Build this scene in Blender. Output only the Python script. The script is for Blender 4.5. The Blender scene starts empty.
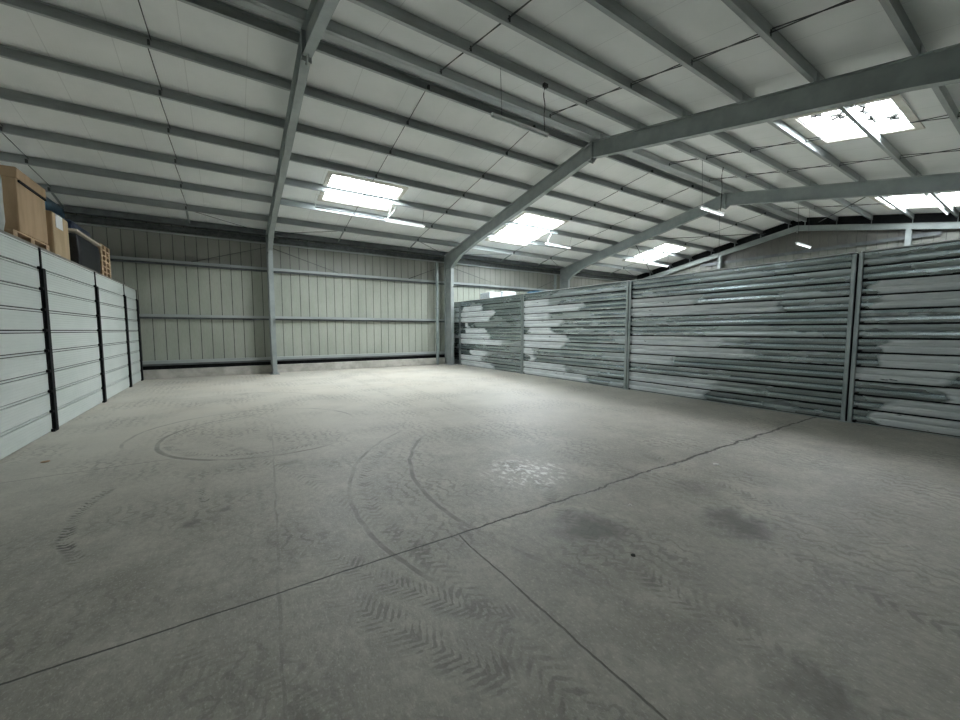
import bpy, bmesh, math, random
from mathutils import Vector, Matrix
random.seed(7)
COL = bpy.context.scene.collection
# ------------------------------------------------------------------ dimensions (metres)
YR, SL = 7.65, 0.195            # ridge position and roof slope
YW, YB = 16.55, -1.25           # inner faces of the long walls
XG, XK = 23.35, -13.5           # inner faces of the end walls
FRAMES = [-13.2, -6.05, 1.34, 8.70, 16.2, 23.15]
ZRB, RD, PD = 6.39, 0.43, 0.20  # rafter underside at ridge, rafter depth, purlin depth
ZRT = ZRB + RD
Z0 = ZRT + PD                   # underside of roof sheets at ridge
XL, XP = -2.42, 9.10            # the two partitions
def zt(y): return ZRT - SL * abs(y - YR)       # rafter top
def zc(y): return Z0 - SL * abs(y - YR)        # roof underside

# ------------------------------------------------------------------ node helper
class NT:
    def __init__(s, name):
        m = bpy.data.materials.new(name); m.use_nodes = True
        s.m = m; s.t = m.node_tree; s.n = s.t.nodes; s.l = s.t.links
        s.b = s.n['Principled BSDF']; s.out = s.n['Material Output']
    def node(s, typ, **kw):
        n = s.n.new(typ)
        for k, v in kw.items(): setattr(n, k, v)
        return n
    def put(s, sock, v):
        if isinstance(v, bpy.types.NodeSocket): s.l.new(v, sock)
        elif v is not None: sock.default_value = v
    def math(s, op, a, b=None, c=None, clamp=False):
        n = s.node('ShaderNodeMath', operation=op); n.use_clamp = clamp
        s.put(n.inputs[0], a)
        if b is not None: s.put(n.inputs[1], b)
        if c is not None: s.put(n.inputs[2], c)
        return n.outputs[0]
    def pos(s):
        if not hasattr(s, '_p'): s._p = s.node('ShaderNodeNewGeometry').outputs['Position']
        return s._p
    def xyz(s):
        if not hasattr(s, '_x'):
            n = s.node('ShaderNodeSeparateXYZ'); s.l.new(s.pos(), n.inputs[0]); s._x = n.outputs
        return s._x
    def scaled(s, sc, v=None):
        n = s.node('ShaderNodeVectorMath', operation='MULTIPLY')
        s.put(n.inputs[0], v if v is not None else s.pos()); n.inputs[1].default_value = sc
        return n.outputs[0]
    def noise(s, scale, detail=4, rough=.55, v=None, dist=0):
        n = s.node('ShaderNodeTexNoise'); n.inputs['Scale'].default_value = scale
        n.inputs['Detail'].default_value = detail; n.inputs['Roughness'].default_value = rough
        n.inputs['Distortion'].default_value = dist
        s.put(n.inputs['Vector'], v if v is not None else s.pos())
        return n.outputs['Fac']
    def ramp(s, f, a, b, lo=0., hi=1.):
        n = s.node('ShaderNodeMapRange', interpolation_type='SMOOTHSTEP')
        s.put(n.inputs[0], f); s.put(n.inputs[1], a); s.put(n.inputs[2], b); s.put(n.inputs[3], lo); s.put(n.inputs[4], hi)
        return n.outputs[0]
    def mix(s, f, a, b, blend='MIX'):
        n = s.node('ShaderNodeMix', data_type='RGBA', blend_type=blend)
        s.put(n.inputs[0], f)
        for i, v in ((6, a), (7, b)):
            if isinstance(v, tuple) and len(v) == 3: v = v + (1,)
            s.put(n.inputs[i], v)
        return n.outputs[2]
    def bump(s, h, strength=.3, dist=.01):
        n = s.node('ShaderNodeBump'); n.inputs['Strength'].default_value = strength
        n.inputs['Distance'].default_value = dist; s.put(n.inputs['Height'], h)
        s.l.new(n.outputs[0], s.b.inputs['Normal'])
    def fin(s, col=None, rough=None, metal=None):
        s.put(s.b.inputs['Base Color'], col + (1,) if isinstance(col, tuple) and len(col) == 3 else col)
        s.put(s.b.inputs['Roughness'], rough); s.put(s.b.inputs['Metallic'], metal)
        return s.m

def m_simple(name, c1, c2, scale=6, rough=.6, metal=0., bump=.15, stretch=(1, 1, 1)):
    t = NT(name); v = t.scaled(stretch)
    f = t.ramp(t.noise(scale, 5, .6, v), .35, .65)
    c = t.mix(f, c1, c2)
    if bump: t.bump(t.noise(scale * 8, 3, .6, v), bump, .004)
    return t.fin(c, rough, metal)

M = {}
M['frame'] = m_simple('painted_frame_steel', (.29, .325, .32), (.34, .375, .37), 3, .5, .2)
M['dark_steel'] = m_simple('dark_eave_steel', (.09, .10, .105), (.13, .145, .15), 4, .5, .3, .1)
M['purlin'] = m_simple('galvanised_purlin_steel', (.33, .36, .36), (.42, .45, .45), 4, .45, .2, .1, (.2, 1, 1))
M['rod'] = m_simple('dark_steel_rod', (.05, .055, .055), (.09, .1, .1), 8, .5, .5, 0)
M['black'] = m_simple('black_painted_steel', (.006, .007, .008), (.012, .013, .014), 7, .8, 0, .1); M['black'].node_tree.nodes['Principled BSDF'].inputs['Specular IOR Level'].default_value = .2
M['white_metal'] = m_simple('white_enamelled_metal', (.72, .75, .75), (.80, .82, .82), 5, .35, 0, 0)
M['tube'] = m_simple('frosted_lamp_glass', (.86, .9, .9), (.9, .94, .94), 5, .2, 0, 0)
_t = NT('glowing_lamp_tube'); _t.b.inputs['Emission Color'].default_value = (.92, .98, 1, 1); _t.b.inputs['Emission Strength'].default_value = 1.5; M['tube_on'] = _t.fin((.8, .8, .8), .4, 0.)
M['conduit'] = m_simple('pale_plastic_conduit', (.55, .58, .56), (.64, .66, .64), 5, .5, 0, 0)
M['cable'] = m_simple('black_cable', (.02, .02, .02), (.04, .04, .04), 5, .6, 0, 0)
M['cream'] = m_simple('cream_trim_board', (.58, .56, .49), (.68, .66, .6), 3, .6, 0, .1)
M['upstand'] = m_simple('white_upstand_lining', (.72, .74, .73), (.8, .82, .81), 3, .6, 0, 0)
M['plinth'] = m_simple('rough_cast_plinth', (.36, .35, .31), (.52, .5, .46), 2.5, .9, 0, .6)
M['wood'] = m_simple('raw_pallet_wood', (.36, .24, .14), (.56, .41, .26), 9, .8, 0, .3, (1, .3, 3))
M['board'] = m_simple('pale_chipboard', (.50, .46, .36), (.62, .58, .48), 9, .8, 0, .2)
M['deck'] = m_simple('storage_deck_board', (.2, .19, .17), (.3, .28, .25), 4, .8, 0, .2)
M['card'] = m_simple('brown_cardboard', (.37, .255, .145), (.47, .33, .20), 3.5, .8, 0, .2, (1, 1, .3))
M['card2'] = m_simple('tan_cardboard', (.42, .31, .18), (.52, .39, .24), 3, .8, 0, .2, (1, 1, .3))
M['paper'] = m_simple('white_paper', (.8, .81, .82), (.86, .87, .88), 9, .7, 0, 0)
M['film_black'] = m_simple('black_stretch_film', (.004, .005, .008), (.01, .013, .018), 12, .4, 0, .8, (1, 1, 3))
M['film_blue'] = m_simple('blue_stretch_film', (.012, .055, .11), (.03, .12, .20), 9, .3, 0, .8, (1, 1, 2))
M['film_navy'] = m_simple('navy_tarpaulin', (.006, .014, .04), (.012, .03, .08), 9, .4, 0, .6)
M['film_white'] = m_simple('white_stretch_film', (.42, .47, .50), (.62, .66, .68), 6, .35, 0, .7, (1, 1, 3))
M['grey_wrap'] = m_simple('grey_fabric_wrap', (.33, .36, .34), (.46, .48, .46), 4, .8, 0, .6)
M['leaf'] = m_simple('wet_dead_leaves', (.002, .003, .002), (.006, .006, .004), 9, .8, 0, 0)
M['dirt'] = m_simple('dark_debris', (.02, .022, .018), (.05, .05, .04), 9, .9, 0, 0)
M['litter'] = m_simple('white_litter', (.75, .75, .72), (.85, .85, .82), 9, .7, 0, 0)

def m_ceiling():
    t = NT('insulated_roof_sheet'); x = t.xyz()
    u = t.math('FRACT', t.math('MULTIPLY', x[0], 1.0))
    seam = t.math('LESS_THAN', t.math('ABSOLUTE', t.math('SUBTRACT', u, .5)), .007)
    rib = t.math('SINE', t.math('MULTIPLY', x[0], 2 * math.pi / .05))
    n = t.ramp(t.noise(.7, 5, .6), .3, .7)
    c = t.mix(n, (.76, .79, .775), (.84, .86, .85))
    c = t.mix(t.math('MULTIPLY', seam, .22), c, (.24, .25, .24))
    h = t.math('ADD', t.math('MULTIPLY', rib, .12), t.math('MULTIPLY', seam, -1.2))
    t.bump(h, .35, .006)
    return t.fin(c, .55, 0.)
M['ceiling'] = m_ceiling()

def m_clad(name, a, b):
    t = NT(name)
    n = t.ramp(t.noise(1.2, 5, .6, t.scaled((1, 1, .35))), .3, .7)
    fine = t.noise(40, 2, .5, t.scaled((1, 1, .15)))
    c = t.mix(n, a, b)
    c = t.mix(t.ramp(fine, .4, .75, 0, .18), c, (.2, .21, .18))
    t.bump(fine, .12, .003)
    return t.fin(c, .5, 0.)
M['clad'] = m_clad('cream_grey_cladding', (.33, .355, .30), (.41, .43, .37))
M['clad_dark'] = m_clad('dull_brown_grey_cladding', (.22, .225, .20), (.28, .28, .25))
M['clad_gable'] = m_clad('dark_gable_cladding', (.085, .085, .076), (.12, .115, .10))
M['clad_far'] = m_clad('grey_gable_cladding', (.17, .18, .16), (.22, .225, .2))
M['clad_joint'] = m_simple('cladding_joint_shadow_strip', (.06, .065, .06), (.10, .105, .1), 5, .7, 0, 0)

def m_white_panel():
    t = NT('white_sandwich_panel'); x = t.xyz()
    rib = t.math('SINE', t.math('MULTIPLY', x[2], 2 * math.pi / .04))
    n = t.ramp(t.noise(1.4, 5, .6, t.scaled((1, .4, 1))), .3, .7)
    c = t.mix(n, (.60, .655, .625), (.68, .725, .70))
    scr = t.ramp(t.noise(20, 3, .6, t.scaled((1, .1, 2))), .62, .72, 0, .25)
    c = t.mix(scr, c, (.4, .43, .41))
    t.bump(rib, .35, .003)
    return t.fin(c, .5, 0.)
M['white_panel'] = m_white_panel()

def m_galv():
    # zinc sheet: clean shiny zinc, and a dull white bloom between pa and pb (metres along the row)
    t = NT('galvanised_sheet'); x = t.xyz()
    def at(nm):
        n = t.node('ShaderNodeAttribute'); n.attribute_type = 'OBJECT'; n.attribute_name = nm; return n.outputs['Fac']
    seed = at('seed')
    off = t.node('ShaderNodeCombineXYZ'); t.l.new(t.math('MULTIPLY', seed, 13.7), off.inputs[0])
    v = t.node('ShaderNodeVectorMath', operation='ADD'); t.l.new(t.pos(), v.inputs[0]); t.l.new(off.outputs[0], v.inputs[1])
    v = v.outputs[0]
    wob = t.math('MULTIPLY', t.math('SUBTRACT', t.noise(1.4, 3, .55, t.scaled((1, .6, 2.2), v)), .5), 1.5)
    y = t.math('ADD', x[1], wob)
    a = t.ramp(t.math('SUBTRACT', y, at('pa')), 0, .22)
    b = t.ramp(t.math('SUBTRACT', at('pb'), y), 0, .10)
    holes = t.ramp(t.noise(2.2, 3, .6, t.scaled((1, .8, 2), v)), .24, .34)
    bloom = t.math('MULTIPLY', t.math('MULTIPLY', a, b), holes)
    streak = t.ramp(t.noise(1.5, 4, .6, t.scaled((1, .35, 1.5), v)), .3, .7)
    zinc = t.mix(streak, (.28, .34, .355), (.48, .535, .55))
    spot = t.ramp(t.noise(9, 3, .6, t.scaled((1, .35, 1.2), v)), .68, .72)
    white = t.mix(t.ramp(t.noise(6, 5, .6, t.scaled((1, .3, 2), v)), .3, .7), (.58, .63, .645), (.76, .80, .815))
    white = t.mix(spot, white, (.13, .16, .18))
    c = t.mix(bloom, zinc, white)
    rough = t.math('ADD', t.math('MULTIPLY', bloom, .34), t.math('MULTIPLY_ADD', streak, .10, .21))
    metal = t.math('SUBTRACT', .92, t.math('MULTIPLY', bloom, .7))
    t.bump(t.noise(3, 2, .5, t.scaled((1, .35, 1), v)), .03, .02)
    return t.fin(c, rough, metal)
M['galv'] = m_galv()
M['galv_post'] = m_simple('galvanised_post', (.32, .37, .375), (.44, .49, .49), 6, .42, .6, .1, (1, 1, .3))

def m_floor():
    t = NT('worn_concrete_floor'); x = t.xyz(); X, Y = x[0], x[1]
    big = t.ramp(t.noise(.35, 4, .55), .35, .65)
    mid = t.ramp(t.noise(2.2, 8, .68), .3, .72)
    fine = t.noise(18, 9, .72, t.scaled((1.3, .8, 1)))
    c = t.mix(mid, (.315, .297, .258), (.53, .505, .445))
    c = t.mix(t.math('MULTIPLY', big, .35), c, (.54, .515, .455))
    blot = t.ramp(t.noise(1.1, 5, .62, t.scaled((1, .8, 1))), .40, .62, 0, .42)
    c = t.mix(blot, c, (.27, .255, .22))
    grit = t.ramp(t.noise(70, 4, .7, t.scaled((1, .6, 1))), .52, .68, 0, .6)
    c = t.mix(grit, c, (.66, .635, .57))
    c = t.mix(t.ramp(fine, .28, .62, .62, 1.), (.17, .16, .14), c)
    # swept dust streaks along the hall
    st = t.ramp(t.noise(3, 5, .6, t.scaled((2.6, .55, 1))), .55, .78, 0, .35)
    c = t.mix(st, c, (.55, .53, .475))
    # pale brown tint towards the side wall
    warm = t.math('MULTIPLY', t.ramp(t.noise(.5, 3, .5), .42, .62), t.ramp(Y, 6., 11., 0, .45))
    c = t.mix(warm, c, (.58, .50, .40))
    far_light = t.math('MULTIPLY', t.ramp(Y, 3.0, 8.5, 0, .75), t.ramp(t.noise(.8, 5, .6), .30, .6, .45, 1.))  # floor paled towards the far side, standing in for light falling there
    c = t.mix(far_light, c, (.60, .57, .50))
    # tyre marks: circle centre, radius, half-width, angular window, strength
    def radial(cx, cy):
        dx = t.math('SUBTRACT', X, cx); dy = t.math('SUBTRACT', Y, cy)
        r = t.math('SQRT', t.math('ADD', t.math('MULTIPLY', dx, dx), t.math('MULTIPLY', dy, dy)))
        return r, t.math('ARCTAN2', dy, dx)
    wear = t.ramp(t.noise(1.6, 4, .6), .36, .62)
    wig = t.math('MULTIPLY', t.math('SUBTRACT', t.noise(3, 2, .5), .5), .06)
    brk = t.ramp(t.noise(14, 3, .6), .35, .6)
    crinkle = t.math('MULTIPLY', t.math('SUBTRACT', t.noise(7, 3, .6), .5), 9.)
    dark = None
    def circ(p, q, s):
        (ax, ay), (bx, by), (cx, cy) = p, q, s
        d = 2 * (ax * (by - cy) + bx * (cy - ay) + cx * (ay - by))
        ux = ((ax*ax+ay*ay)*(by-cy) + (bx*bx+by*by)*(cy-ay) + (cx*cx+cy*cy)*(ay-by)) / d
        uy = ((ax*ax+ay*ay)*(cx-bx) + (bx*bx+by*by)*(ax-cx) + (cx*cx+cy*cy)*(bx-ax)) / d
        return ux, uy, math.hypot(ax-ux, ay-uy)
    TR = [  # three points on the mark, half-width, strength, tread pitch (0 = plain line)
        ((2.20, 5.72), (1.02, 4.14), (1.02, 2.16), .022, .48, 0),
        ((2.36, 5.55), (1.18, 4.10), (1.20, 2.20), .09, .50, .07),
        ((2.45, 5.34), (1.61, 3.76), (1.59, 2.53), .024, .5, 0),
        ((.34, 8.40), (-.87, 6.60), (-.28, 5.75), .030, .5, 0),
        ((.30, 8.22), (-.74, 6.60), (-.24, 5.92), .07, .45, .06),
        ((1.86, 7.41), (.11, 8.87), (-1.3, 7.0), .025, .38, 0),
        ((-1.14, 4.96), (-1.17, 4.42), (-.95, 3.67), .05, .75, .055),
        ((.51, 6.97), (.30, 4.03), (.215, 2.88), .010, .25, 0),
        ((-.43, 6.90), (.78, 3.99), (1.12, 2.2), .10, .38, .07),
        ((-.23, 4.95), (-.31, 4.65), (-.27, 4.40), .04, .70, .05),
        ((.43, 2.60), (.67, 1.93), (1.03, 1.30), .12, .40, .05),
        ((.62, 2.62), (.93, 2.05), (1.42, 1.45), .10, .38, .045),
        ((-.2, 2.2), (.15, 1.75), (.6, 1.15), .10, .22, .05),
        ((3.37, 16.4), (3.10, 7.11), (2.70, 3.38), .10, .30, .08),
        ((4.3, 16.4), (4.0, 7.5), (3.55, 3.0), .10, .30, .08),
        ((-.16, 11.45), (.05, 9.3), (.75, 7.3), .05, .30, .07),
        ((.1, 11.5), (1.2, 11.0), (1.9, 9.6), .03, .30, 0),
        ((2.9, 3.3), (2.35, 2.1), (2.2, .9), .10, .40, .06),
        ((4.6, 3.2), (4.2, 1.9), (4.15, .6), .10, .35, .06),
    ]
    for p, q, s_, w, k, pitch in TR:
        cx, cy, R = circ(p, q, s_)
        r, an = radial(cx, cy)
        d = t.math('ADD', t.math('SUBTRACT', r, R), wig)
        ad = t.math('ABSOLUTE', d)
        m = t.ramp(ad, w * .55, w * 1.25, 1, 0)
        # window around the middle point
        angs = [math.atan2(P[1]-cy, P[0]-cx) for P in (p, q, s_)]
        mid_a = angs[1]
        def dd(a_): return (a_ - mid_a + math.pi) % (2*math.pi) - math.pi
        half = max(abs(dd(angs[0])), abs(dd(angs[2])))
        # wrap-safe angular distance from the middle point
        ca = t.math('COSINE', t.math('SUBTRACT', an, mid_a))
        m = t.math('MULTIPLY', m, t.ramp(ca, math.cos(min(half * 1.12, 3.1)), math.cos(half * .9), 0, 1))
        if pitch:
            ph = t.math('ADD', t.math('MULTIPLY', an, R * 2 * math.pi / pitch), t.math('MULTIPLY', ad, 2 * math.pi / pitch * .8))
            m = t.math('MULTIPLY', m, t.ramp(t.math('ADD', t.math('SINE', ph), t.math('MULTIPLY_ADD', t.math('SUBTRACT', fine, .5), 7., crinkle)), -.1, .9))
        m = t.math('MULTIPLY', t.math('MULTIPLY', m, t.math('MULTIPLY_ADD', wear, .75, .25)), k)
        dark = m if dark is None else t.math('MAXIMUM', dark, m)
    # general scuffing near the entrance
    wv = t.node('ShaderNodeTexWave', wave_type='BANDS'); wv.inputs['Scale'].default_value = 2.6
    wv.inputs['Distortion'].default_value = 9; wv.inputs['Detail'].default_value = 4; wv.inputs['Detail Scale'].default_value = 2.2
    t.l.new(t.scaled((1, 1.6, 1)), wv.inputs['Vector'])
    scuff = t.math('MULTIPLY', t.ramp(wv.outputs['Fac'], .62, .95), t.ramp(t.noise(.9, 3, .5), .42, .66, 0, .30))
    dark = t.math('MAXIMUM', dark, scuff)
    c = t.mix(t.math('MULTIPLY', dark, 1.3, clamp=True), c, (.095, .088, .077))
    # oil stains
    for sx, sy, rad, k in ((2.40, 2.05, .42, .80), (3.50, 1.42, .36, .78), (2.12, .48, .24, .5), (-.35, 3.9, .10, .6), (-.1, 4.05, .08, .5),
                           (3.9, 2.0, .3, .3), (.6, 5.1, .16, .35), (.2, 11.3, .25, .25)):
        r, _ = radial(sx, sy)
        rr = t.math('ADD', r, t.math('MULTIPLY', t.math('SUBTRACT', t.noise(4, 4, .6), .5), rad * 1.6))
        c = t.mix(t.ramp(rr, rad * .15, rad, k, 0), c, (.085, .082, .075))
    # worn polished pale patch
    r, _ = radial(2.75, 3.3)
    pale = t.math('MULTIPLY', t.ramp(r, .15, .65, 1, 0), t.ramp(t.noise(16, 5, .7, t.scaled((1, .5, 1))), .50, .62))
    c = t.mix(t.math('MULTIPLY', pale, .85), c, (.88, .87, .82))
    # joints and the long crack
    jw = t.math('MULTIPLY', t.math('SUBTRACT', t.noise(3.0, 6, .7), .5), t.ramp(X, .8, 3.0, .03, .20))
    j1 = t.ramp(t.math('ABSOLUTE', t.math('ADD', t.math('SUBTRACT', Y, 2.55), jw)), .005, t.ramp(X, 0., 6., .009, .028), 1, 0)
    jw2 = t.math('MULTIPLY', t.math('SUBTRACT', t.noise(2.0, 4, .6), .5), .06)
    j2 = t.ramp(t.math('ABSOLUTE', t.math('ADD', t.math('SUBTRACT', X, 1.44), jw2)), .003, .010, .75, 0)
    j2 = t.math('MULTIPLY', j2, t.ramp(Y, 2.5, 2.6, 1, .0))
    j3 = t.ramp(t.math('ABSOLUTE', t.math('ADD', t.math('SUBTRACT', Y, 6.05), jw2)), .003, .014, .55, 0)
    j3 = t.math('MULTIPLY', j3, t.ramp(X, -.9, -.2, 1, .15))
    j4 = t.ramp(t.math('ABSOLUTE', t.math('ADD', t.math('SUBTRACT', Y, 11.3), jw2)), .004, .02, .35, 0)
    j = t.math('MAXIMUM', t.math('MAXIMUM', j1, j2), t.math('MAXIMUM', j3, j4))
    c = t.mix(t.math('MULTIPLY', j, .85), c, (.05, .047, .042))
    h = t.math('ADD', t.math('MULTIPLY', fine, .8), t.math('MULTIPLY', dark, -.5))
    h = t.math('ADD', h, t.math('MULTIPLY', j, -2.))
    t.bump(h, .6, .01)
    rough = t.math('SUBTRACT', t.math('MULTIPLY_ADD', mid, .16, .46), t.math('MULTIPLY', pale, .28))
    t.b.inputs['Specular IOR Level'].default_value = .55
    return t.fin(c, rough, 0.)
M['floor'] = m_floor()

SKY = 40.0
def m_pane(lit, name, k=1.):
    t = NT(name)
    tr = t.node('ShaderNodeBsdfTransparent'); em = t.node('ShaderNodeEmission')
    em.inputs[0].default_value = (.90, .965, 1., 1); em.inputs[1].default_value = SKY * k
    t.l.new((em if lit else tr).outputs[0], t.out.inputs[0])
    return t.m
M['pane'] = m_pane(True, 'lit_rooflight_pane'); M['clear_pane'] = m_pane(False, 'clear_rooflight_pane'); M['less_bright_pane'] = m_pane(True, 'less_bright_rooflight_pane', .7); M['dimmed_pane'] = m_pane(True, 'dimmed_rooflight_pane', .35)  # two far panes glow weaker so the gable end stays dim

# ------------------------------------------------------------------ mesh helper
class MB:
    def __init__(s): s.v = []; s.f = []; s.mi = []; s.cur = 0
    def add(s, vs, fs):
        o = len(s.v); s.v += [tuple(v) for v in vs]; s.f += [tuple(i + o for i in f) for f in fs]; s.mi += [s.cur] * len(fs); return s
    def box(s, a, b):
        (x0, y0, z0), (x1, y1, z1) = a, b
        x0, x1 = sorted((x0, x1)); y0, y1 = sorted((y0, y1)); z0, z1 = sorted((z0, z1))
        vs = [(x0,y0,z0),(x1,y0,z0),(x1,y1,z0),(x0,y1,z0),(x0,y0,z1),(x1,y0,z1),(x1,y1,z1),(x0,y1,z1)]
        return s.add(vs, [(0,3,2,1),(4,5,6,7),(0,1,5,4),(1,2,6,5),(2,3,7,6),(3,0,4,7)])
    def prism(s, poly, axis, a, b):
        """extrude a 2D polygon (in the two other axes, in order) along axis from a to b"""
        n = len(poly)
        def mk(p, w):
            q = list(p); q.insert(axis, w); return tuple(q)
        vs = [mk(p, a) for p in poly] + [mk(p, b) for p in poly]
        fs = [tuple(range(n))[::-1], tuple(range(n, 2*n))] + [(i, (i+1) % n, n + (i+1) % n, n + i) for i in range(n)]
        return s.add(vs, fs)
    def beam(s, p, q, w, h, up=(0, 0, 1)):
        p, q = Vector(p), Vector(q); d = (q - p).normalized(); u = Vector(up)
        r = d.cross(u).normalized() * (w / 2); u = r.cross(d).normalized() * (h / 2)
        vs = [p-r-u, p+r-u, p+r+u, p-r+u, q-r-u, q+r-u, q+r+u, q-r+u]
        return s.add(vs, [(0,3,2,1),(4,5,6,7),(0,1,5,4),(1,2,6,5),(2,3,7,6),(3,0,4,7)])
    def tube(s, pts, r, n=8):
        pts = [Vector(p) for p in pts]; rings = []
        for i, p in enumerate(pts):
            d = (pts[min(i+1, len(pts)-1)] - pts[max(i-1, 0)]).normalized()
            a = d.orthogonal().normalized() if abs(d.z) > .99 else d.cross(Vector((0, 0, 1))).normalized()
            b = d.cross(a)
            rings.append([p + (a * math.cos(2*math.pi*k/n) + b * math.sin(2*math.pi*k/n)) * r for k in range(n)])
        vs = [v for rg in rings for v in rg]; fs = []
        for i in range(len(pts) - 1):
            for k in range(n): fs.append((i*n+k, i*n+(k+1) % n, (i+1)*n+(k+1) % n, (i+1)*n+k))
        fs += [tuple(range(n))[::-1], tuple(range((len(pts)-1)*n, len(pts)*n))]
        return s.add(vs, fs)
    def build(s, name, mats, parent=None, smooth=False, bevel=0, loc=None):
        me = bpy.data.meshes.new(name); me.from_pydata(s.v, [], s.f)
        if not isinstance(mats, (list, tuple)): mats = [mats]
        for m in mats: me.materials.append(m)
        for p, i in zip(me.polygons, s.mi): p.material_index = min(i, len(mats)-1); p.use_smooth = smooth
        bm = bmesh.new(); bm.from_mesh(me); bmesh.ops.recalc_face_normals(bm, faces=bm.faces); bm.to_mesh(me); bm.free()
        o = bpy.data.objects.new(name, me); COL.objects.link(o)
        if parent:
            o.parent = parent
            if loc is None: o.location = -parent.location
        if loc is not None: o.location = loc
        if bevel:
            b = o.modifiers.new('bevel', 'BEVEL'); b.width = bevel; b.segments = 2; b.limit_method = 'ANGLE'
        return o
# meshes are written in world coordinates; children are offset by minus the parent's location
def thing(name, label, cat, loc=(0, 0, 0), group=None):
    o = bpy.data.objects.new(name, None); COL.objects.link(o); o.location = loc; o.empty_display_size = .1
    o['label'] = label; o['category'] = cat
    if group: o['group'] = group
    return o
def tag(o, label, cat, group=None):
    o['label'] = label; o['category'] = cat
    if group: o['group'] = group
    return o
def struct(o): o['kind'] = 'structure'; return o

# ------------------------------------------------------------------ the shell
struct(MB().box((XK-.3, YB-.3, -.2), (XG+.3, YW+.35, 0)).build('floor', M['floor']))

SKYL = [ # x0, x1, y0, y1 of every rooflight opening
    (2.70, 4.90, 12.1, 13.60), (9.9, 12.05, 12.0, 14.6), (19.45, 21.45, 12.05, 14.55),
    (10.6, 12.55, 2.17, 3.66), (19.5, 21.95, 1.9, 4.25), (-11.8, -9.6, 1.6, 3.7), (-11.8, -9.6, 12, 14.4)]
rf = MB(); TH = .09
for side in (0, 1):
    holes = [h for h in SKYL if (h[2] > YR) == (side == 0)]
    xs = sorted({XK-.25, XG+.25} | {h[0] for h in holes} | {h[1] for h in holes})
    ys = sorted({YR, (YW+.25 if side == 0 else YB-.25)} | {h[2] for h in holes} | {h[3] for h in holes})
    for i in range(len(xs)-1):
        for k in range(len(ys)-1):
            mx, my = (xs[i]+xs[i+1])/2, (ys[k]+ys[k+1])/2
            if any(h[0] < mx < h[1] and h[2] < my < h[3] for h in holes): continue
            a, b, c, d = xs[i], xs[i+1], ys[k], ys[k+1]
            P = [(a,c,zc(c)),(b,c,zc(c)),(b,d,zc(d)),(a,d,zc(d))]
            rf.add(P + [(x, y, z+TH) for x, y, z in P], [(0,3,2,1),(4,5,6,7),(0,1,5,4),(1,2,6,5),(2,3,7,6),(3,0,4,7)])
struct(rf.build('ceiling', M['ceiling']))

for i, (x0, x1, y0, y1) in enumerate(SKYL):
    w = bpy.data.objects.new('window_%d' % (i+1), None); COL.objects.link(w); struct(w)
    w.location = ((x0+x1)/2, (y0+y1)/2, zc((y0+y1)/2)); w.empty_display_size = .1
    up = MB(); t_ = .03; e = .22
    def slab(a, b, c, d, zb, zt_):
        P = [(a,c,zc(c)+zb),(b,c,zc(c)+zb),(b,d,zc(d)+zb),(a,d,zc(d)+zb)]
        Q = [(x, y, z - zb + zt_) for x, y, z in P]
        return P + Q, [(0,3,2,1),(4,5,6,7),(0,1,5,4),(1,2,6,5),(2,3,7,6),(3,0,4,7)]
    for a, b, c, d in ((x0, x0+t_, y0, y1), (x1-t_, x1, y0, y1), (x0+t_, x1-t_, y0, y0+t_), (x0+t_, x1-t_, y1-t_, y1)):
        up.add(*slab(a, b, c, d, -.005, e))
    up.build('upstand', M['upstand'], w)
    tm = MB(); q = .12; ql = .42 if i == 3 else .12
    for a, b, c, d in ((x0-q, x0, y0-q, y1+ql), (x1, x1+q, y0-q, y1+ql), (x0, x1, y0-q, y0), (x0, x1, y1, y1+ql)):
        tm.add(*slab(a, b, c, d, -.03, -.002))
    tm.build('trim', M['cream'], w)
    MB().add(*slab(x0+t_, x1-t_, y0+t_, y1-t_, .12, .125)).build('pane', M['clear_pane' if i == 3 else ('dimmed_pane' if i == 4 else ('less_bright_pane' if i == 2 else 'pane'))], w)
    br = MB(); br.add(*slab((x0+x1)/2-.025, (x0+x1)/2+.025, y0+t_, y1-t_, .085, .118)); br.build('glazing_bar', M['conduit'], w)

# cladded walls with vertical joints every 0.32 m
def clad_wall_y(name, y, sgn, x0, x1, ztop, phase):
    m = MB(); k = math.floor((x0-phase)/.32); xs = []
    while phase + k*.32 < x1 + .32: xs.append(phase + k*.32); k += 1
    for a, b in zip(xs[:-1], xs[1:]):
        a0, b0 = max(a, x0), min(b, x1)
        if b0 - a0 < .02: continue
        m.cur = 0; m.box((a0+.011, y, 0), (b0-.011, y+sgn*.06, 3.85))
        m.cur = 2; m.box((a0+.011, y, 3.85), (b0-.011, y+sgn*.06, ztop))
        m.cur = 1; m.box((b0-.011, y+sgn*.012, 0), (min(b0+.011, x1), y+sgn*.06, ztop))
    return struct(m.build(name, [M['clad'], M['clad_joint'], M['clad_dark']]))
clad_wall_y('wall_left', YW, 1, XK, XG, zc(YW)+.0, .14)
clad_wall_y('wall_right', YB, -1, XK, XG, zc(YB), .14)
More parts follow.
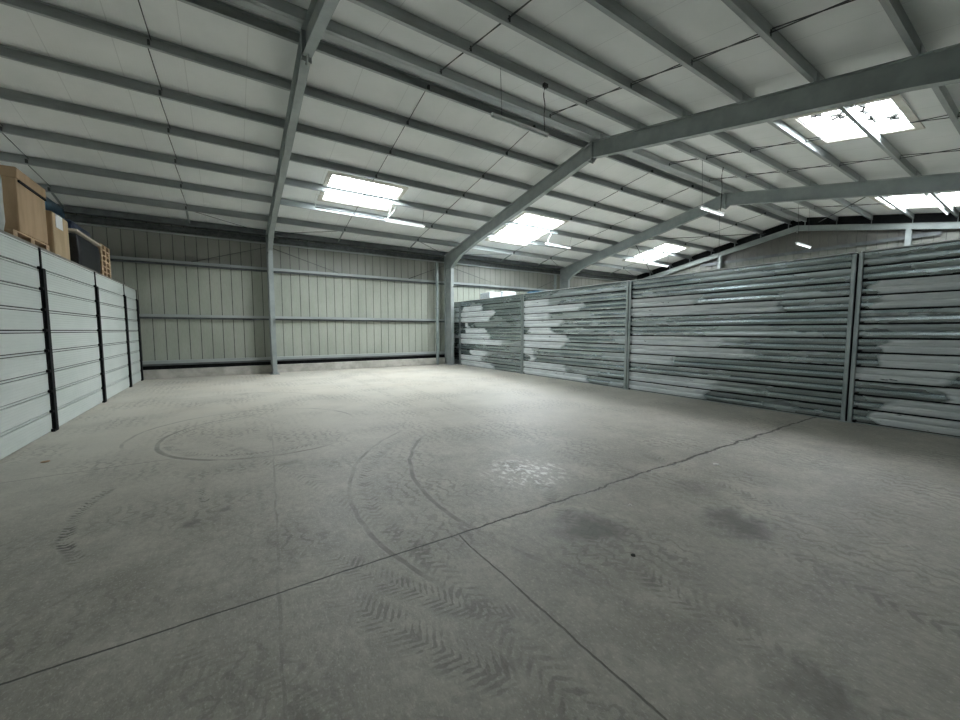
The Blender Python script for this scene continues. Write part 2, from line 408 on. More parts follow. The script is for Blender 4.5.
def clad_wall_x(name, x, sgn):
    m = MB(); ph = .11; k = 0; ys = []
    y = YB - ((YB - ph) % .32)
    while y < YW + .32: ys.append(y); y += .32
    for a, b in zip(ys[:-1], ys[1:]):
        a0, b0 = max(a, YB), min(b, YW)
        if b0 - a0 < .02: continue
        for mi, p, q, t_ in ((0, a0+.011, b0-.011, 0), (1, b0-.011, min(b0+.011, YW), .012)):
            m.cur = mi
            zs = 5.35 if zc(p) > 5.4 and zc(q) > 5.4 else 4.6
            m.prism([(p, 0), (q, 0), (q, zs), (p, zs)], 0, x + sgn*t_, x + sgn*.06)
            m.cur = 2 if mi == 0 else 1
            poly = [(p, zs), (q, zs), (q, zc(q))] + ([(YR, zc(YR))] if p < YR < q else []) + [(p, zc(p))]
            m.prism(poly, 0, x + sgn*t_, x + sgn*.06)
    return struct(m.build(name, [M['clad_far'], M['clad_joint'], M['clad_gable']]))
clad_wall_x('wall_front', XG, 1); clad_wall_x('wall_back', XK, -1)
# shade of the gap under the gable roof, put in as a black strip
fs = MB()
fs.prism([(YB, zc(YB)-.40), (YR, zc(YR)-.40), (YW, zc(YW)-.40), (YW, zc(YW)-.004), (YR, zc(YR)-.004), (YB, zc(YB)-.004)], 0, XG-.02, XG-.004)
struct(fs.build('gap_shade_strip', M['black']))
# rough plinth
pl = MB()
pl.box((XK, 16.40, 0), (XG, YW, .30)); struct(pl.build('baseboard_left', M['plinth'], bevel=.015))
struct(MB().box((XG-.12, YB, 0), (XG, 16.40, .30)).build('baseboard_front', M['plinth'], bevel=.015))

# ------------------------------------------------------------------ portal frames
FL, TF, TW = .155, .016, .012
names = ['hidden rear end', 'behind the camera', 'nearest', 'second', 'third', 'farthest']
FLAB = {2: 'grey steel portal frame nearest the camera, its column by the white partition side',
        3: 'grey steel portal frame whose column meets the end of the zinc partition',
        4: 'grey steel portal frame between the gable wall and the zinc partition end frame',
        5: 'grey steel portal frame standing against the far gable wall',
        1: 'grey steel portal frame left of the picture, over the white partition',
        0: 'grey steel portal frame against the rear gable wall behind the camera'}
def frame(i, x):
    fr = thing('portal_frame', FLAB[i], 'steel frame', (x, YR, 0), None)
    for s in (1, -1):
        Yk = lambda d: YR + s * d            # d = distance from ridge
        DK, DO, DH = 15.78-YR, 16.40-YR, 13.7-YR
        zb = lambda d: ZRB - SL*d
        KZ = 4.44
        # haunch underside: ridge -> DH straight, then gently down to the knee
        gf = i == 5; RT = ZRT - (.20 if gf else 0)
        under = [(0, zb(0)), (DH, zb(DH)), ((DH+DK)/2+.2, zb((DH+DK)/2+.2)-.07), (DK-.35, 4.67), (DK, KZ)]
        top = [(0, RT), (DO, RT - SL*DO)]
        col = MB()
        # column: web, inner and outer flange
        col.box((x-TW/2, Yk(DK), 0), (x+TW/2, Yk(DO), KZ))
        col.box((x-FL/2, Yk(DK)-s*TF, 0), (x+FL/2, Yk(DK), KZ))
        col.box((x-FL/2, Yk(DO), 0), (x+FL/2, Yk(DO)+s*TF, ZRT-SL*DO-.01))
        col.box((x-FL/2, Yk(DK), KZ-.012), (x+FL/2, Yk(DO), KZ))      # knee stiffener
        col.build('column', M['frame'], fr)
        MB().box((x-.15, Yk(DK)-s*.06, 0), (x+.15, Yk(DO)+s*.0, .02)).build('base_plate', M['frame'], fr)
        ra = MB()
        poly = [(Yk(d), z) for d, z in under] + [(Yk(DO), KZ)] + [(Yk(d), z) for d, z in reversed(top)]
        ra.prism(poly, 0, x-TW/2, x+TW/2)
        def flange(pts, up):
            for (d0, z0), (d1, z1) in zip(pts[:-1], pts[1:]):
                q = [(Yk(d0), z0), (Yk(d1), z1), (Yk(d1), z1+up), (Yk(d0), z0+up)]
                ra.prism(q, 0, x-FL/2, x+FL/2)
        flange(under, -TF); flange(top, -TF)
        # diagonal knee stiffener and ridge end plate
        ra.box((x-FL/2, Yk(.0), ZRB-.10), (x+FL/2, Yk(.014), RT-.02))
        ra.build('rafter', M['frame'], fr)
    if i == 5: return fr
    g = MB(); g.prism([(YR-.16, ZRB-.05), (YR, ZRB-.16), (YR+.16, ZRB-.05), (YR, ZRB-.005)], 0, x-.01, x+.01)
    g.build('ridge_gusset', M['frame'], fr)
    return fr
for i, x in enumerate(FRAMES): frame(i, x)

# ------------------------------------------------------------------ purlins
def zed(m, x0, x1, y, zb, h, w, t, sgn=1):
    """a C-section running along X, open side towards +sgn"""
    m.box((x0, y-t, zb), (x1, y, zb+h))
    m.box((x0, y, zb), (x1, y+sgn*w, zb+t)); m.box((x0, y, zb+h-t), (x1, y+sgn*w, zb+h))
    m.box((x0, y+sgn*(w-t), zb), (x1, y+sgn*w, zb+.022)); m.box((x0, y+sgn*(w-t), zb+h-.022), (x1, y+sgn*w, zb+h))
LP = [8.00, 9.17, 10.38, 11.58, 12.80, 14.03, 15.36]
RP = [7.37, 6.22, 5.08, 3.88, 2.72, 1.52, .34, -.55]
order = ['first', 'second', 'third', 'fourth', 'fifth', 'sixth', 'seventh', 'eighth']
XA, XB = XK+.02, XG-.02
for side, ys in (('left', LP), ('right', RP)):
    for k, y in enumerate(ys):
        d = 'beside the ridge' if k == 0 else 'counting down from the ridge'
        p = thing('roof_purlin', '%s light steel purlin %s on the %s roof slope' % (order[k], d, side), 'purlin', (4, y, zt(y)), 'purlins under the roof')
        m = MB(); s = 1 if side == 'left' else -1
        zed(m, XA, XB, y, zt(y)+.002, PD-.012, .065, .004, -s)
        m.build('channel', M['purlin'], p)
        for x in FRAMES[1:]:
            c = MB(); c.box((x-.05, y+s*.004, zt(y)-(.2 if x > 23 else .002)), (x+.05, y+s*.012, zt(y)+.15))
            c.build('cleat', M['frame'], p)
        # small black sag-rod brackets
        for x in (-3.92, -.97, 3.83, 6.82, 11.92, 14.38, 17.3, 20.4):
            b = MB(); b.box((x-.018, y-s*.070, zt(y)+.03), (x+.018, y+s*.010, zt(y)+.12))
            b.build('rod_bracket', M['rod'], p)
# ridge capping channel (light strip between the ridge purlins)
tag(MB().box((XA, YR-.09, ZRT+.03), (XB, YR+.09, ZRT+.075)).build('ridge_channel', M['purlin']), 'pale steel channel running between the two ridge purlins', 'channel')
# eave beams
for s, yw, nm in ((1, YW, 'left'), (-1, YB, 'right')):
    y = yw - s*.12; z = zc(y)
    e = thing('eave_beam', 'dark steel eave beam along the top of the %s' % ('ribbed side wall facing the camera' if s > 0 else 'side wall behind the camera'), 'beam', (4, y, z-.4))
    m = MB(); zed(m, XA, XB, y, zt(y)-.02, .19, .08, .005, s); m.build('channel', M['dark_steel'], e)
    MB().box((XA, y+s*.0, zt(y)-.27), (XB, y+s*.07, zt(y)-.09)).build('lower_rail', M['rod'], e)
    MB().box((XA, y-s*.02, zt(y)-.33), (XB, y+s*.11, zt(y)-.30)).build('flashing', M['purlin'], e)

# ------------------------------------------------------------------ wall girts
GL = {.43: 'lowest horizontal rail just above the concrete plinth of the ribbed side wall', 3.76: 'upper horizontal wall girt just under the eave zone of the ribbed side wall', 1.98: 'middle horizontal wall girt half way up the ribbed side wall',}
for z in (3.76, 1.98, .43):
    g_ = thing('wall_girt', GL[z], 'girt', (4, YW-.14, z), 'girts on the side wall')
    m = MB()
    # channel lying flat: visible face, lip, shade of the hollow below put in as a dark box
    y0 = YW-.145; hgt = .15 if z > 1 else .17
    m.box((XA, y0, z+.065), (XB, y0+.006, z+hgt)); m.box((XA, y0+.006, z+hgt-.006), (XB, YW-.002, z+hgt))
    m.box((XA, y0+.006, z+.065), (XB, y0+.03, z+.07))
    m.build('face_channel', M['purlin'], g_)
    MB().box((XA, y0+.05, z), (XB, YW-.002, z+.06)).build('hollow_shade', M['dark_steel'], g_)
m = MB(); m.box((XA, YW-.02, .302), (XB, YW-.004, .425)); tag(m.build('drip_strip', M['black']), 'black strip in the gap between plinth and lowest rail', 'strip')
for z in (3.6, 5.28, 1.98):
    m = MB(); m.box((XG-.145, YB+.3, z), (XG-.14, YW-.3 if z < 4 else (12.2 if z > 5 else YW-.3), z+.15)); yy = (YW-.3 if z < 5 else 12.2)
    y_a = YB+.3 if z < 5 else 3.1
    m = MB(); m.box((XG-.145, y_a, z), (XG-.14, yy, z+.15)); m.box((XG-.145, y_a, z+.145), (XG-.004, yy, z+.15))
    tag(m.build('gable_girt', M['dark_steel']), {5.28: 'high horizontal rail across the top of the far gable wall', 3.6: 'second rail down on the far gable wall, behind the zinc partition', 1.98: 'low rail on the far gable wall, behind the zinc partition'}[z], 'girt', 'rails on the gable wall')
for y in (11.1, 3.95, 7.6):
    if y == 7.6: continue
    m = MB(); xg = XG-.22; zz = zc(y)-.62
    m.box((xg-.09, y-.08, 0), (xg-.075, y+.08, zz)); m.box((xg+.06, y-.08, 0), (xg+.072, y+.08, zz)); m.box((xg-.075, y-.006, 0), (xg+.06, y+.006, zz))
    tag(m.build('gable_post', M['frame']), 'upright steel post on the gable wall, the one %s' % ('left of the ridge' if y > 7 else 'right of the ridge'), 'post', 'posts of the gable wall')

# ------------------------------------------------------------------ downpipes by the columns
for x in (8.17, 15.62):
    m = MB(); m.box((x-.05, 16.22, 0), (x+.05, 16.32, 4.72))
    p = thing('square_pipe', 'slim pale square pipe beside the %s' % ('frame column at the end of the zinc partition' if x < 9 else 'column seen over the zinc partition'), 'pipe', (x, 16.27, 0), 'upright pipes on the side wall')
    m.build('shaft', M['galv_post'], p, bevel=.006)
    b = MB()
    for z in (1.2, 2.6, 4.1): b.box((x-.065, 16.21, z), (x+.065, 16.4, z+.04))
    b.build('clamp', M['frame'], p)

# ------------------------------------------------------------------ sag rods
RX = {0: (-3.92, -.97), 1: (3.83, 6.82), 2: (11.92, 14.38), 3: (17.3, 20.4)}
bayn = {0: 'in the leftmost bay', 1: 'between the two nearest frames', 2: 'between second and third frames', 3: 'next to the far gable'}
for bay, xs in RX.items():
    for j, x in enumerate(xs):
        for side, ys in (('left', LP), ('right', RP)):
            t_ = thing('sag_rod_line', '%s sag rod line on the %s roof slope, %s' % ('nearer' if j == 0 else 'farther', side, bayn[bay]), 'tie rod', (x, ys[0], zt(ys[0])), 'sag rods between purlins')
            ends = ys[:]
            for a, b in zip(ends[:-1], ends[1:]):
                lo, hi = (.04, .15)
                MB().tube([(x-.03, a, zt(a)+lo+.02), (x+.03, b, zt(b)+hi)], .009, 6).build('rod', M['rod'], t_, smooth=True)
                if side == 'right': MB().tube([(x+.04, a, zt(a)+hi), (x-.04, b, zt(b)+lo+.02)], .009, 6).build('rod', M['rod'], t_, smooth=True)
            if side == 'left':
                MB().tube([(x, LP[-1]+.02, zt(LP[-1])+.08), (x, 16.36, zt(16.36)+.05)], .028, 8).build('spacer_tube', M['frame'], t_, smooth=True)
                xf = FRAMES[bay+1] if j == 0 else FRAMES[bay+2]
                sx = 1 if j == 0 else -1
                MB().tube([(x, LP[-1], zt(LP[-1])+.05), (xf+sx*.12, 16.3, zt(16.3)+.0)], .009, 6).build('rod', M['rod'], t_, smooth=True)
        # wall sag rods from the column top to the upper girt
        xf = FRAMES[bay+1] if j == 0 else FRAMES[bay+2]
        sx = 1 if j == 0 else -1
        w = MB().tube([(xf+sx*.12, 16.36, 4.62), (x, 16.38, 3.90)], .009, 6).build('wall_tie_rod', M['rod'], smooth=True)
        tag(w, 'slanting tie rod high on the side wall %s, %s one' % (bayn[bay], 'left' if j == 0 else 'right'), 'tie rod', 'tie rods on the side wall')
# wind bracing in the bay next to the gable
def brace(p, q, lab, r=.016, mat='rod', nm='roof_brace'):
    tag(MB().tube([p, q], r, 8).build(nm, M[mat], smooth=True), lab, 'brace', 'wind braces under the far roof bay')
bz = lambda y: zt(y)-.08
brace((16.3, 11.8, bz(11.8)), (23.0, 15.2, bz(15.2)), 'diagonal roof brace falling towards the side wall by the far rooflight')
brace((16.3, 12.0, bz(12.0)), (23.0, 8.9, bz(8.9)), 'diagonal roof brace rising towards the gable peak by the far rooflight')
brace((16.3, 3.2, bz(3.2)), (23.0, 6.8, bz(6.8)), 'diagonal dark roof brace on the right slope below the ridge')

# ------------------------------------------------------------------ light fittings
def batten(x0, x1, y, z, label, wires=(), grp='strip lights hanging from the roof', on=True):
    t_ = thing('strip_light', label, 'light', ((x0+x1)/2, y, z), grp)
    b = MB(); b.prism([(y-.035, z+.045), (y+.035, z+.045), (y+.05, z+.02), (y+.03, z), (y-.03, z), (y-.05, z+.02)], 0, x0, x1)
    b.build('housing', M['white_metal'], t_)
    MB().tube([(x0+.04, y, z-.024), (x1-.04, y, z-.024)], .020, 10).build('lamp_tube', M['tube_on' if on else 'tube'], t_, smooth=True)
    e = MB(); e.box((x0, y-.018, z-.04), (x0+.035, y+.018, z)); e.box((x1-.035, y-.018, z-.04), (x1, y+.018, z)); e.build('lamp_holder', M['white_metal'], t_)
    for wx, wy, wz in wires:
        MB().tube([(wx, y, z+.04), (wx, wy, wz)], .005, 6).build('suspension_wire', M['rod'], t_, smooth=True)
    return t_
def wavy(x, y, z0, z1, amp, n=12):
    return [(x + amp*math.sin(i*1.1), y + amp*.6*math.sin(i*.8+1), z0 + (z1-z0)*i/n) for i in range(n+1)]
t1 = batten(4.27, 5.67, 6.2, 5.60, 'unlit strip light hanging below the ridge between the two nearest frames', [(4.51, 6.25, zt(6.2)+.02)], on=False)
MB().tube(wavy(5.58, 6.2, 5.64, zt(6.2)+.02, .018), .010, 8).build('power_cable', M['cable'], t1, smooth=True)
MB().box((5.53, 6.15, zt(6.2)-.03), (5.63, 6.21, zt(6.2)+.04)).build('junction_box', M['cable'], t1)
t2 = batten(11.64, 12.99, 6.2, 5.17, 'strip light hanging beyond the second frame, below the ridge', [(11.75, 6.25, zt(6.2)+.02)])
MB().tube(wavy(12.83, 6.2, 5.2, zt(6.2)+.02, .02), .011, 8).build('power_cable', M['cable'], t2, smooth=True)
MB().tube([(12.78, 6.2, 5.14), (12.86, 6.2, 3.62)], .005, 6).build('pull_cord', M['cable'], t2, smooth=True)
t3 = batten(18.75, 20.2, 6.2, 5.00, 'small white strip light seen against the dark gable wall', [(18.9, 6.25, zt(6.2)+.02), (20.0, 6.25, zt(6.2)+.02)])
def hang_pair(xa, xb, y, z, lab):
    h = batten(xa, xb, y, z, lab, ())
    for x in (xa+.08,):
        MB().tube([(x, y, z+.04), (x+.06, y-.02, z+.25), (x+.12, 12.76, zt(12.76)-.0)], .013, 8).build('conduit', M['conduit'], h, smooth=True)
    MB().tube([(xb-.1, y, z+.04), (xb-.1, 12.76, zt(12.76))], .004, 6).build('suspension_wire', M['rod'], h, smooth=True)
    return h
h4 = hang_pair(4.55, 6.02, 12.9, 5.30, 'bright strip light to the right of the nearest left-slope rooflight')
h5 = hang_pair(11.80, 13.32, 12.9, 5.38, 'bright strip light below the second left-slope rooflight')
h6 = hang_pair(17.25, 19.1, 12.9, 5.25, 'left of two strip lights in line below the farthest left-slope rooflight')
h6b = hang_pair(19.2, 21.05, 12.9, 5.22, 'right of two strip lights in line below the farthest left-slope rooflight')
tag(MB().tube([(2.36, 12.9, 5.35), (4.52, 12.9, 5.35)], .014, 8).build('cable_pipe', M['dark_steel'], smooth=True), 'straight grey cable pipe hanging just under the nearest left-slope rooflight', 'pipe')
# conduit loop around the nearest rooflight
cl = MB(); zz = 5.70
cl.tube([(2.36, 12.9, 5.36), (2.40, 12.88, 5.72), (2.50, 12.85, zz+.05), (4.75, 12.85, zz+.08), (4.86, 12.86, zz)], .015, 8)
cl.tube([(4.86, 12.86, zz), (4.95, 12.88, 5.78), (4.80, 12.9, 5.55), (4.62, 12.9, 5.34)], .013, 8)
tag(cl.build('cable_conduit', M['conduit'], smooth=True), 'pale pipe looped round the nearest left-slope rooflight down to the strip lights', 'conduit')
t8 = batten(19.15, 22.9, 2.95, 5.98, 'long bright strip light at the far right under the far right-slope rooflight', ())
MB().tube([(20.0, 2.95, 6.02), (20.0, 2.72, zt(2.72))], .006, 6).build('suspension_wire', M['rod'], t8)

# ------------------------------------------------------------------ left partition (white panels, black posts)
LY = [2.7, 5.72, 8.72, 11.68, 14.52, 17.02]
NR, LH = 9, 2.862; rh = LH/NR
LPY = [2.72, 5.74, 8.82, 11.75, 14.50, 16.22]
lorder = ['beyond the left edge of the picture, behind the camera', 'cut off by the left edge of the picture', 'under the cardboard boxes', 'under the black wrapped load', 'under the stack of pallets', 'touching the ribbed side wall']
yprev = -1.2
def white_row(m, y0, y1, z0, h):
    g = .012
    prof = [(XL, z0+g), (XL-.0, z0+g), (XL-.012, z0+.004), (XL-.05, z0+.004), (XL-.05, z0+h), (XL-.012, z0+h), (XL, z0+h-g*.8)]
    m.box((XL-.05, y0, z0+.006), (XL, y1, z0+h-.046))
    m.box((XL-.05, y0, z0+h-.033), (XL-.008, y1, z0+h-.010))
for k, yp in enumerate(LPY + [16.36]):
    y0, y1 = yprev + (.02 if k else 0), min(yp, 16.36) - .02
    if y1 - y0 > .2:
        lab = ['section of white panel wall behind the camera on the left', 'section of white panel wall outside the left edge', 'leftmost visible section of white panel wall, cut by picture edge', 'white panel wall section between the two nearest black posts, under the boxes', 'white panel wall section between second and third black posts', 'white panel wall section between third and fourth black posts, near the corner', 'narrow white panel section touching the ribbed side wall'][k]
        p = thing('partition_section', lab, 'partition', (XL, (y0+y1)/2, 0), 'white panel partition sections')
        for r in range(NR):
            m = MB(); white_row(m, y0, y1, .012 + r*rh, rh); m.build('panel', M['white_panel'], p)
        MB().box((XL-.044, y0, .005), (XL-.03, y1, LH+.004)).build('backing', M['black'], p)
    yprev = yp
for k, yp in enumerate(LPY):
    lab = ['black steel post behind the camera on the left wall', 'black steel post just outside the left picture edge', 'tall black steel post nearest the camera on the white partition', 'second visible black post on the white partition', 'third visible black post on the white partition', 'fourth black post on the white partition, by the side wall corner'][k]
    p = thing('black_post', lab, 'post', (XL, yp, 0), 'black posts of the white partition')
    m = MB(); zt_ = 2.56
    m.box((XL+.001, yp-.075, 0), (XL+.012, yp+.075, zt_)); m.box((XL+.012, yp-.055, 0), (XL+.04, yp+.055, zt_))
    m.box((XL+.001, yp-.026, 0), (XL+.014, yp+.026, LH+.012))
    m.build('shaft', M['black'], p)
    for r in range(0, NR):
        z = .012 + r*rh + (.012 if r == 0 else 0)
        b = MB(); b.tube([(XL+.001, yp-.115, z), (XL+.045, yp-.115, z)], .024, 8); b.box((XL+.001, yp-.115, z-.012), (XL+.01, yp-.07, z+.012))
        b.build('clip', M['black'], p)

# ------------------------------------------------------------------ storage deck behind the white partition and what stands on it
dk = thing('storage_deck', 'raised storage deck behind the white partition carrying boxes and pallets', 'deck', (-4, 9, 0))
MB().box((-5.7, 4.5, 2.85), (XL-.06, 16.3, 2.93)).build('deck_board', M['deck'], dk)
for x, y in ((-5.6, 4.6), (-5.6, 10.4), (-5.6, 16.2), (-2.58, 4.6), (-2.58, 10.4), (-2.58, 16.1)):
    MB().box((x-.05, y-.05, 0), (x+.05, y+.05, 2.85)).build('leg', M['black'], dk)
DZ = 2.932
def pallet(x0, y0, z, lab, lx=1.0, ly=1.2, grp=None):
    """wooden pallet; deck boards run along Y"""
    p = thing('wooden_pallet', lab, 'pallet', (x0+lx/2, y0+ly/2, z), grp)
    for k in range(3):
        x = x0 + k*(lx-.1)/2
        MB().box((x, y0, z), (x+.1, y0+ly, z+.018)).build('bottom_board', M['wood'], p)
        for j in range(3):
            y = y0 + j*(ly-.14)/2
            MB().box((x, y, z+.018), (x+.1, y+.14, z+.096)).build('block', M['wood'], p)
    for j in range(3):
        y = y0 + j*(ly-.14)/2
        MB().box((x0, y, z+.096), (x0+lx, y+.14, z+.114)).build('cross_board', M['wood'], p)
    for k in range(5):
        x = x0 + k*(lx-.13)/4
        MB().box((x, y0, z+.114), (x+.13, y0+ly, z+.132)).build('top_board', M['wood'], p)
    return p
X1 = -2.55
def wrapbox(name, lab, cat, x0, x1, y0, y1, z0, z1, mat, bulge=.03, seg=5, parent=None, bevel=.03):
    """soft sided load: a gridded box with slightly bulging, crumpled faces"""
    bm = bmesh.new(); bmesh.ops.create_cube(bm, size=1); bmesh.ops.subdivide_edges(bm, edges=bm.edges, cuts=seg, use_grid_fill=True)
    R = random.Random(hash(lab) % 1000 if False else len(lab)*7)
    for v in bm.verts:
        c = v.co
        f = (1-abs(c.x*2)**4)*(abs(c.y) > .49) + (1-abs(c.y*2)**4)*(abs(c.x) > .49)
        g = (1-(abs(c.z)*2)**4)
        c.x *= 1 + (bulge*2*g if abs(c.x) > .49 else 0); c.y *= 1 + (bulge*2*g if abs(c.y) > .49 else 0)
        j = bulge*.35
        c.x += R.uniform(-j, j); c.y += R.uniform(-j, j)
        if c.z > -.49: c.z += R.uniform(-j, j)*.6
    for v in bm.verts:
        v.co = Vector(((x0+x1)/2 + v.co.x*(x1-x0), (y0+y1)/2 + v.co.y*(y1-y0), (z0+z1)/2 + v.co.z*(z1-z0)))
    bmesh.ops.recalc_face_normals(bm, faces=bm.faces)
    me = bpy.data.meshes.new(name); bm.to_mesh(me); bm.free(); me.materials.append(mat)
    o = bpy.data.objects.new(name, me); COL.objects.link(o)
    b = o.modifiers.new('bevel', 'BEVEL'); b.width = .02; b.segments = 2
    for p in me.polygons: p.use_smooth = True
    if parent: o.parent = parent; o.location = -parent.location
    else: tag(o, lab, cat)
    return o
# grey wrapped bundle at the very edge
wrapbox('wrapped_bundle', 'grey wrapped bundle at the left picture edge, on the storage deck', 'bundle', -3.5, X1+.04, 7.3, 8.02, DZ, 3.78, M['grey_wrap'], .02)
# cardboard box on its pallet
pallet(-3.6, 8.45, DZ, 'wooden pallet under the large lidded cardboard box', 1.04, 1.35)
bx = thing('cardboard_box', 'large brown cardboard box with an open-edged lid, next to grey bundle', 'box', (-3.08, 9.2, DZ+.132))
BY0, BY1, BX0, BZ0, BZ1 = 8.66, 9.74, -3.6, DZ+.134, 3.86
MB().box((BX0, BY0, BZ0), (X1, BY1, BZ1)).build('carton', M['card'], bx, bevel=.02)
ld = MB(); # lid: shallow tray a little larger, slightly tilted so that its edge gapes
ld.box((BX0-.015, BY0-.015, 3.84), (X1+.015, BY1+.015, 4.0)); l = ld.build('lid', M['card'], bx, bevel=.015)
MB().box((X1+.0, BY0+.05, 3.80), (X1+.022, BY1-.02, 3.832)).build('lid_gap', M['black'], bx)
MB().box((BX0+.62, BY0-.006, 3.70), (BX0+.84, BY0-.001, 3.735)).build('sticker', M['paper'], bx)
# second carton
bx2 = thing('cardboard_box', 'tan cardboard box with a white paper sheet, right of the lidded box', 'box', (-3.05, 10.4, DZ))
MB().box((-3.5, 10.03, DZ), (X1, 10.84, 3.72)).build('carton', M['card2'], bx2, bevel=.03)
MB().box((X1+.001, 10.16, 3.46), (X1+.006, 10.50, 3.70)).build('paper_sheet', M['paper'], bx2)
MB().box((X1+.001, 10.10, 2.93), (X1+.005, 10.24, 2.97)).build('sticker', M['paper'], bx2)
MB().box((-3.5, 10.40, 3.722), (X1, 10.46, 3.726)).build('tape', M['board'], bx2)
# blue load behind
wrapbox('wrapped_load', 'tall load in blue film behind the cardboard boxes', 'wrapped load', -4.45, -3.45, 13.0, 14.35, DZ, 4.72, M['film_blue'], .03)
# black film load with board and navy bundle on top
wrapbox('wrapped_load', 'load in shiny black film with a pale board on top', 'wrapped load', -3.55, X1, 11.3, 12.85, DZ, 3.585, M['film_black'], .02)
tag(MB().box((-3.6, 11.25, 3.625), (X1+.03, 13.0, 3.668)).build('chipboard_sheet', M['board'], bevel=.006), 'pale chipboard sheet lying on the black film load', 'board')
wrapbox('tarpaulin_bundle', 'dark navy bundle lying on the pale chipboard sheet', 'bundle', -3.5, X1-.12, 11.5, 12.75, 3.695, 3.89, M['film_navy'], .03)
nn = ['bottom', 'second', 'third', 'fourth', 'fifth', 'top']
for k in range(6):
    pallet(-3.4, 13.15, DZ + k*.1335, 'wooden pallet in the stack behind the black load, %s of six' % nn[k], .84, .86, 'stacked empty pallets')

# ------------------------------------------------------------------ right partition (galvanised rows, paired channel posts)
PP = [15.65, 11.08, 6.60, 2.11]; RN, RH = 12, 2.91; rr = RH/RN
def zinc_row(m, y0, y1, z0, h):
    pr = [(0, 0), (.030, .06), (.030, .40), (.018, .45), (.018, .53), (.030, .58), (.030, .92), (0, 1.0)]
    pr = [(.000, .04), (.036, .075), (.046, .26), (.044, .42), (.026, .50), (.040, .58), (.050, .74), (.052, .93), (.0, .95)]
    poly = [(XP - a, z0 + b*h) for a, b in pr] + [(XP+.004, z0+.95*h), (XP+.004, z0+.04*h)]
    m.prism(poly, 1, y0, y1); m.cur = 1; m.box((XP-.012, y0, z0), (XP+.004, y1, z0+.04*h)); m.box((XP-.012, y0, z0+.95*h), (XP+.004, y1, z0+h))  # black boxes in the row joints carry the groove shade
# bloom windows per row, as fractions of the section measured from its far (left in the picture) end
BL = {
 'A': [None, (.1,.9), (0,1), (0,.9), None, None, (0,.8), (0,.35), None, None, None, None],
 'B': [None, (.05,.45), (0,.62), (0,.56), (.1,.2), (.1,.5), (0,.55), (0,.75), None, (.2,.5), (.0,.42), (0,.6)],
 'C': [None, (.0,.3), (0,.62), (0,.30), (0,.42), (.1,.35), (0,.52), (0,.48), (0,.15), (.05,.15), (0,.5), (.02,.72)],
 'D': [None, None, (0,.40), (0,.80), None, None, (0,.55), (0,.66), (.0,.3), None, (.0,.55), (.0,.48)],
 'E': [None, (.5,1.2), (.08,1.2), (.08,1.2), None, None, (.08,1.2), (.1,1.2), (0,.35), (.3,.8), (.1,1.2), (.12,1.2)]}
secs = [('A', 16.38, 15.68, 'narrow dark zinc section between frame column and first post'), ('B', 15.62, 11.11, 'farthest long zinc section, with dull white patches on its left half'),
        ('C', 11.05, 6.63, 'second long zinc section, white patches with dark spots at its left'), ('D', 6.57, 2.14, 'widest shining zinc section, left of the nearest twin post'), ('E', 2.08, -1.2, 'zinc section at the right picture edge, right of the nearest twin post')]
for key, ya, yb, lab in secs:
    p = thing('partition_section', lab, 'partition', (XP, (ya+yb)/2, 0), 'zinc partition sections')
    L = ya - yb
    for r in range(RN):
        z = .01 + (RN-1-r)*rr
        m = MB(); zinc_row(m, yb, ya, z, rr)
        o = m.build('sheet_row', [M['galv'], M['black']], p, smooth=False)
        w = BL[key][r]
        o['pa'] = 99.; o['pb'] = -99.
        if w: o['pb'] = ya - w[0]*L + (.9 if w[0] == 0 else 0); o['pa'] = ya - w[1]*L
        o['pa'] = float(o['pa']); o['pb'] = float(o['pb']); o['seed'] = float(random.uniform(0, 10))
    o = MB().box((XP-.050, yb, RH+.011), (XP+.03, ya, RH+.026)).build('top_cap', M['white_metal'], p)  # zinc cap coloured white to stand in for its bright reflection
    MB().box((XP-.052, yb, 0), (XP+.01, ya, .009)).build('floor_track', M['galv_post'], p)
plab = ['slim twin zinc post nearest the frame column', 'twin zinc post between the two white-patched sections', 'twin zinc post left of the widest shining section', 'twin zinc post nearest the camera, at the right']
for y, lab in zip(PP, plab):
    p = thing('zinc_post', lab, 'post', (XP, y, 0), 'posts of the zinc partition')
    for s in (-1, 1):
        m = MB(); a = y + s*.012; b = y + s*.074
        m.box((XP-.085, a, .0), (XP-.081, b, RH-.01)); m.box((XP-.085, a, 0), (XP-.056, a+s*.004, RH-.01)); m.box((XP-.085, b-s*.004, 0), (XP-.072, b, RH-.01))
        m.build('channel', M['galv_post'], p)
    MB().box((XP-.07, y-.011, 0), (XP-.056, y+.011, RH-.01)).build('core_plate', M['black'], p)
    for r in range(RN):
        z = .01 + r*rr; b = MB()
        b.tube([(XP-.055, y-.108, z+.014), (XP-.075, y-.108, z+.014)], .017, 8)
        b.box((XP-.062, y-.120, z-.002), (XP-.056, y-.074, z+.028))
        b.build('bolt', M['black'], p)
    MB().box((XP-.13, y-.09, 0), (XP-.056, y+.09, .012)).build('foot_plate', M['galv_post'], p)

# ------------------------------------------------------------------ goods behind the zinc partition, only tops show
wrapbox('wrapped_load', 'white wrapped load showing over the zinc partition, left one of two', 'wrapped load', 10.12, 10.75, 14.8, 15.6, .0, 3.36, M['film_white'], .02)
wrapbox('wrapped_load', 'white wrapped load showing over the zinc partition, right one of two', 'wrapped load', 10.95, 11.65, 14.8, 15.6, .0, 3.44, M['film_white'], .02)
wrapbox('wrapped_load', 'load with a blue top just showing over the zinc partition', 'wrapped load', 13.1, 13.85, 14.8, 15.7, .0, 3.60, M['film_blue'], .02)

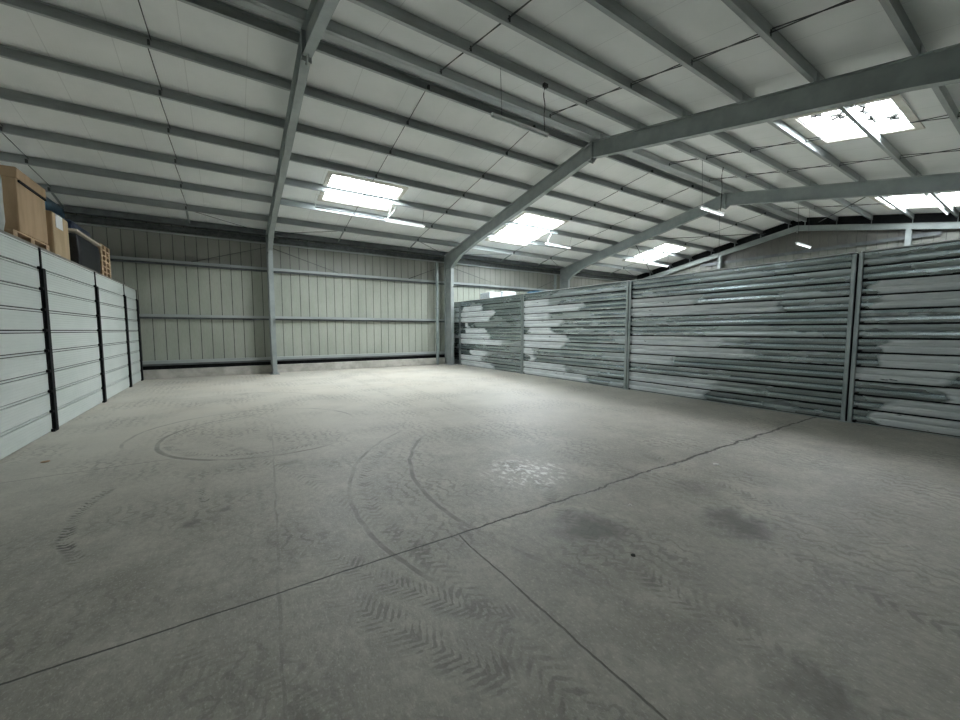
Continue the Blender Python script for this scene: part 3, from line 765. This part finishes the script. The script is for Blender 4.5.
# ------------------------------------------------------------------ small things on the floor and rooflight litter
def blob(name, x, y, z, r, h, lab, cat, mat):
    R = random.Random(int(x*100)); bm = bmesh.new(); bmesh.ops.create_icosphere(bm, subdivisions=2, radius=1)
    for v in bm.verts: v.co = Vector((v.co.x*r*R.uniform(.7, 1.2), v.co.y*r*R.uniform(.5, 1.), max(0, v.co.z*h)))
    me = bpy.data.meshes.new(name); bm.to_mesh(me); bm.free(); me.materials.append(mat)
    o = bpy.data.objects.new(name, me); COL.objects.link(o); o.location = (x, y, z); tag(o, lab, cat)
blob('paper_scrap', 4.83, 2.25, 0, .045, .012, 'tiny white scrap on the floor right of the crack', 'litter', M['litter'])
blob('small_stone', 3.02, 2.13, 0, .018, .014, 'tiny pale stone on the floor between the dark stains', 'stone', M['litter'])
blob('dark_chip', 2.35, 1.62, 0, .02, .012, 'tiny dark chip on the floor below the first stain', 'debris', M['dirt'])
blob('wood_chip', -1.95, 6.75, 0, .05, .012, 'small pale chip on the floor beside the white partition', 'debris', M['wood'])
for k, (tx, ty, tw) in enumerate(((10.75, 2.75, 1.5), (11.35, 3.15, .3), (10.8, 3.45, .45), (12.05, 2.4, .25))):
    m = MB(); R = random.Random(k+3); base = Vector((tx, ty, 0))
    pts = [(tx + tw*i/6 + R.uniform(-.03, .03), ty + R.uniform(-.06, .06)) for i in range(7)]
    m.tube([(x, y, zc(y)+.17) for x, y in pts], .034, 6)
    for x, y in pts[1:-1:2]: m.tube([(x, y, zc(y)+.17), (x + R.uniform(-.1, .1), y + R.uniform(.05, .18), zc(y)+.18)], .03, 5)
    tag(m.build('dead_twig', M['leaf']), 'dead twig lying on the near right-slope rooflight, %s' % ['the longest', 'in its middle', 'on its left half', 'near its right edge'][k], 'twig', 'twigs on the rooflight')

# ------------------------------------------------------------------ world, camera
w = bpy.data.worlds.new('overcast_sky'); bpy.context.scene.world = w; w.use_nodes = True
bg = w.node_tree.nodes['Background']; bg.inputs[0].default_value = (.90, .96, 1., 1); bg.inputs[1].default_value = 40
sc = bpy.context.scene
cam = bpy.data.cameras.new('camera'); co = bpy.data.objects.new('camera', cam); COL.objects.link(co); sc.camera = co
cam.sensor_width = 36; cam.lens = 386.05/960*36; cam.clip_start = .05; cam.clip_end = 200
co.location = (0, 0, 1.6)
yaw, pitch = .5748, .0766
co.rotation_euler = (math.pi/2 - pitch, 0, -yaw)
vs = sc.view_settings; vs.view_transform = 'Standard'; vs.look = 'None'; vs.gamma = 1; vs.use_curve_mapping = False
vs.exposure = 0.45
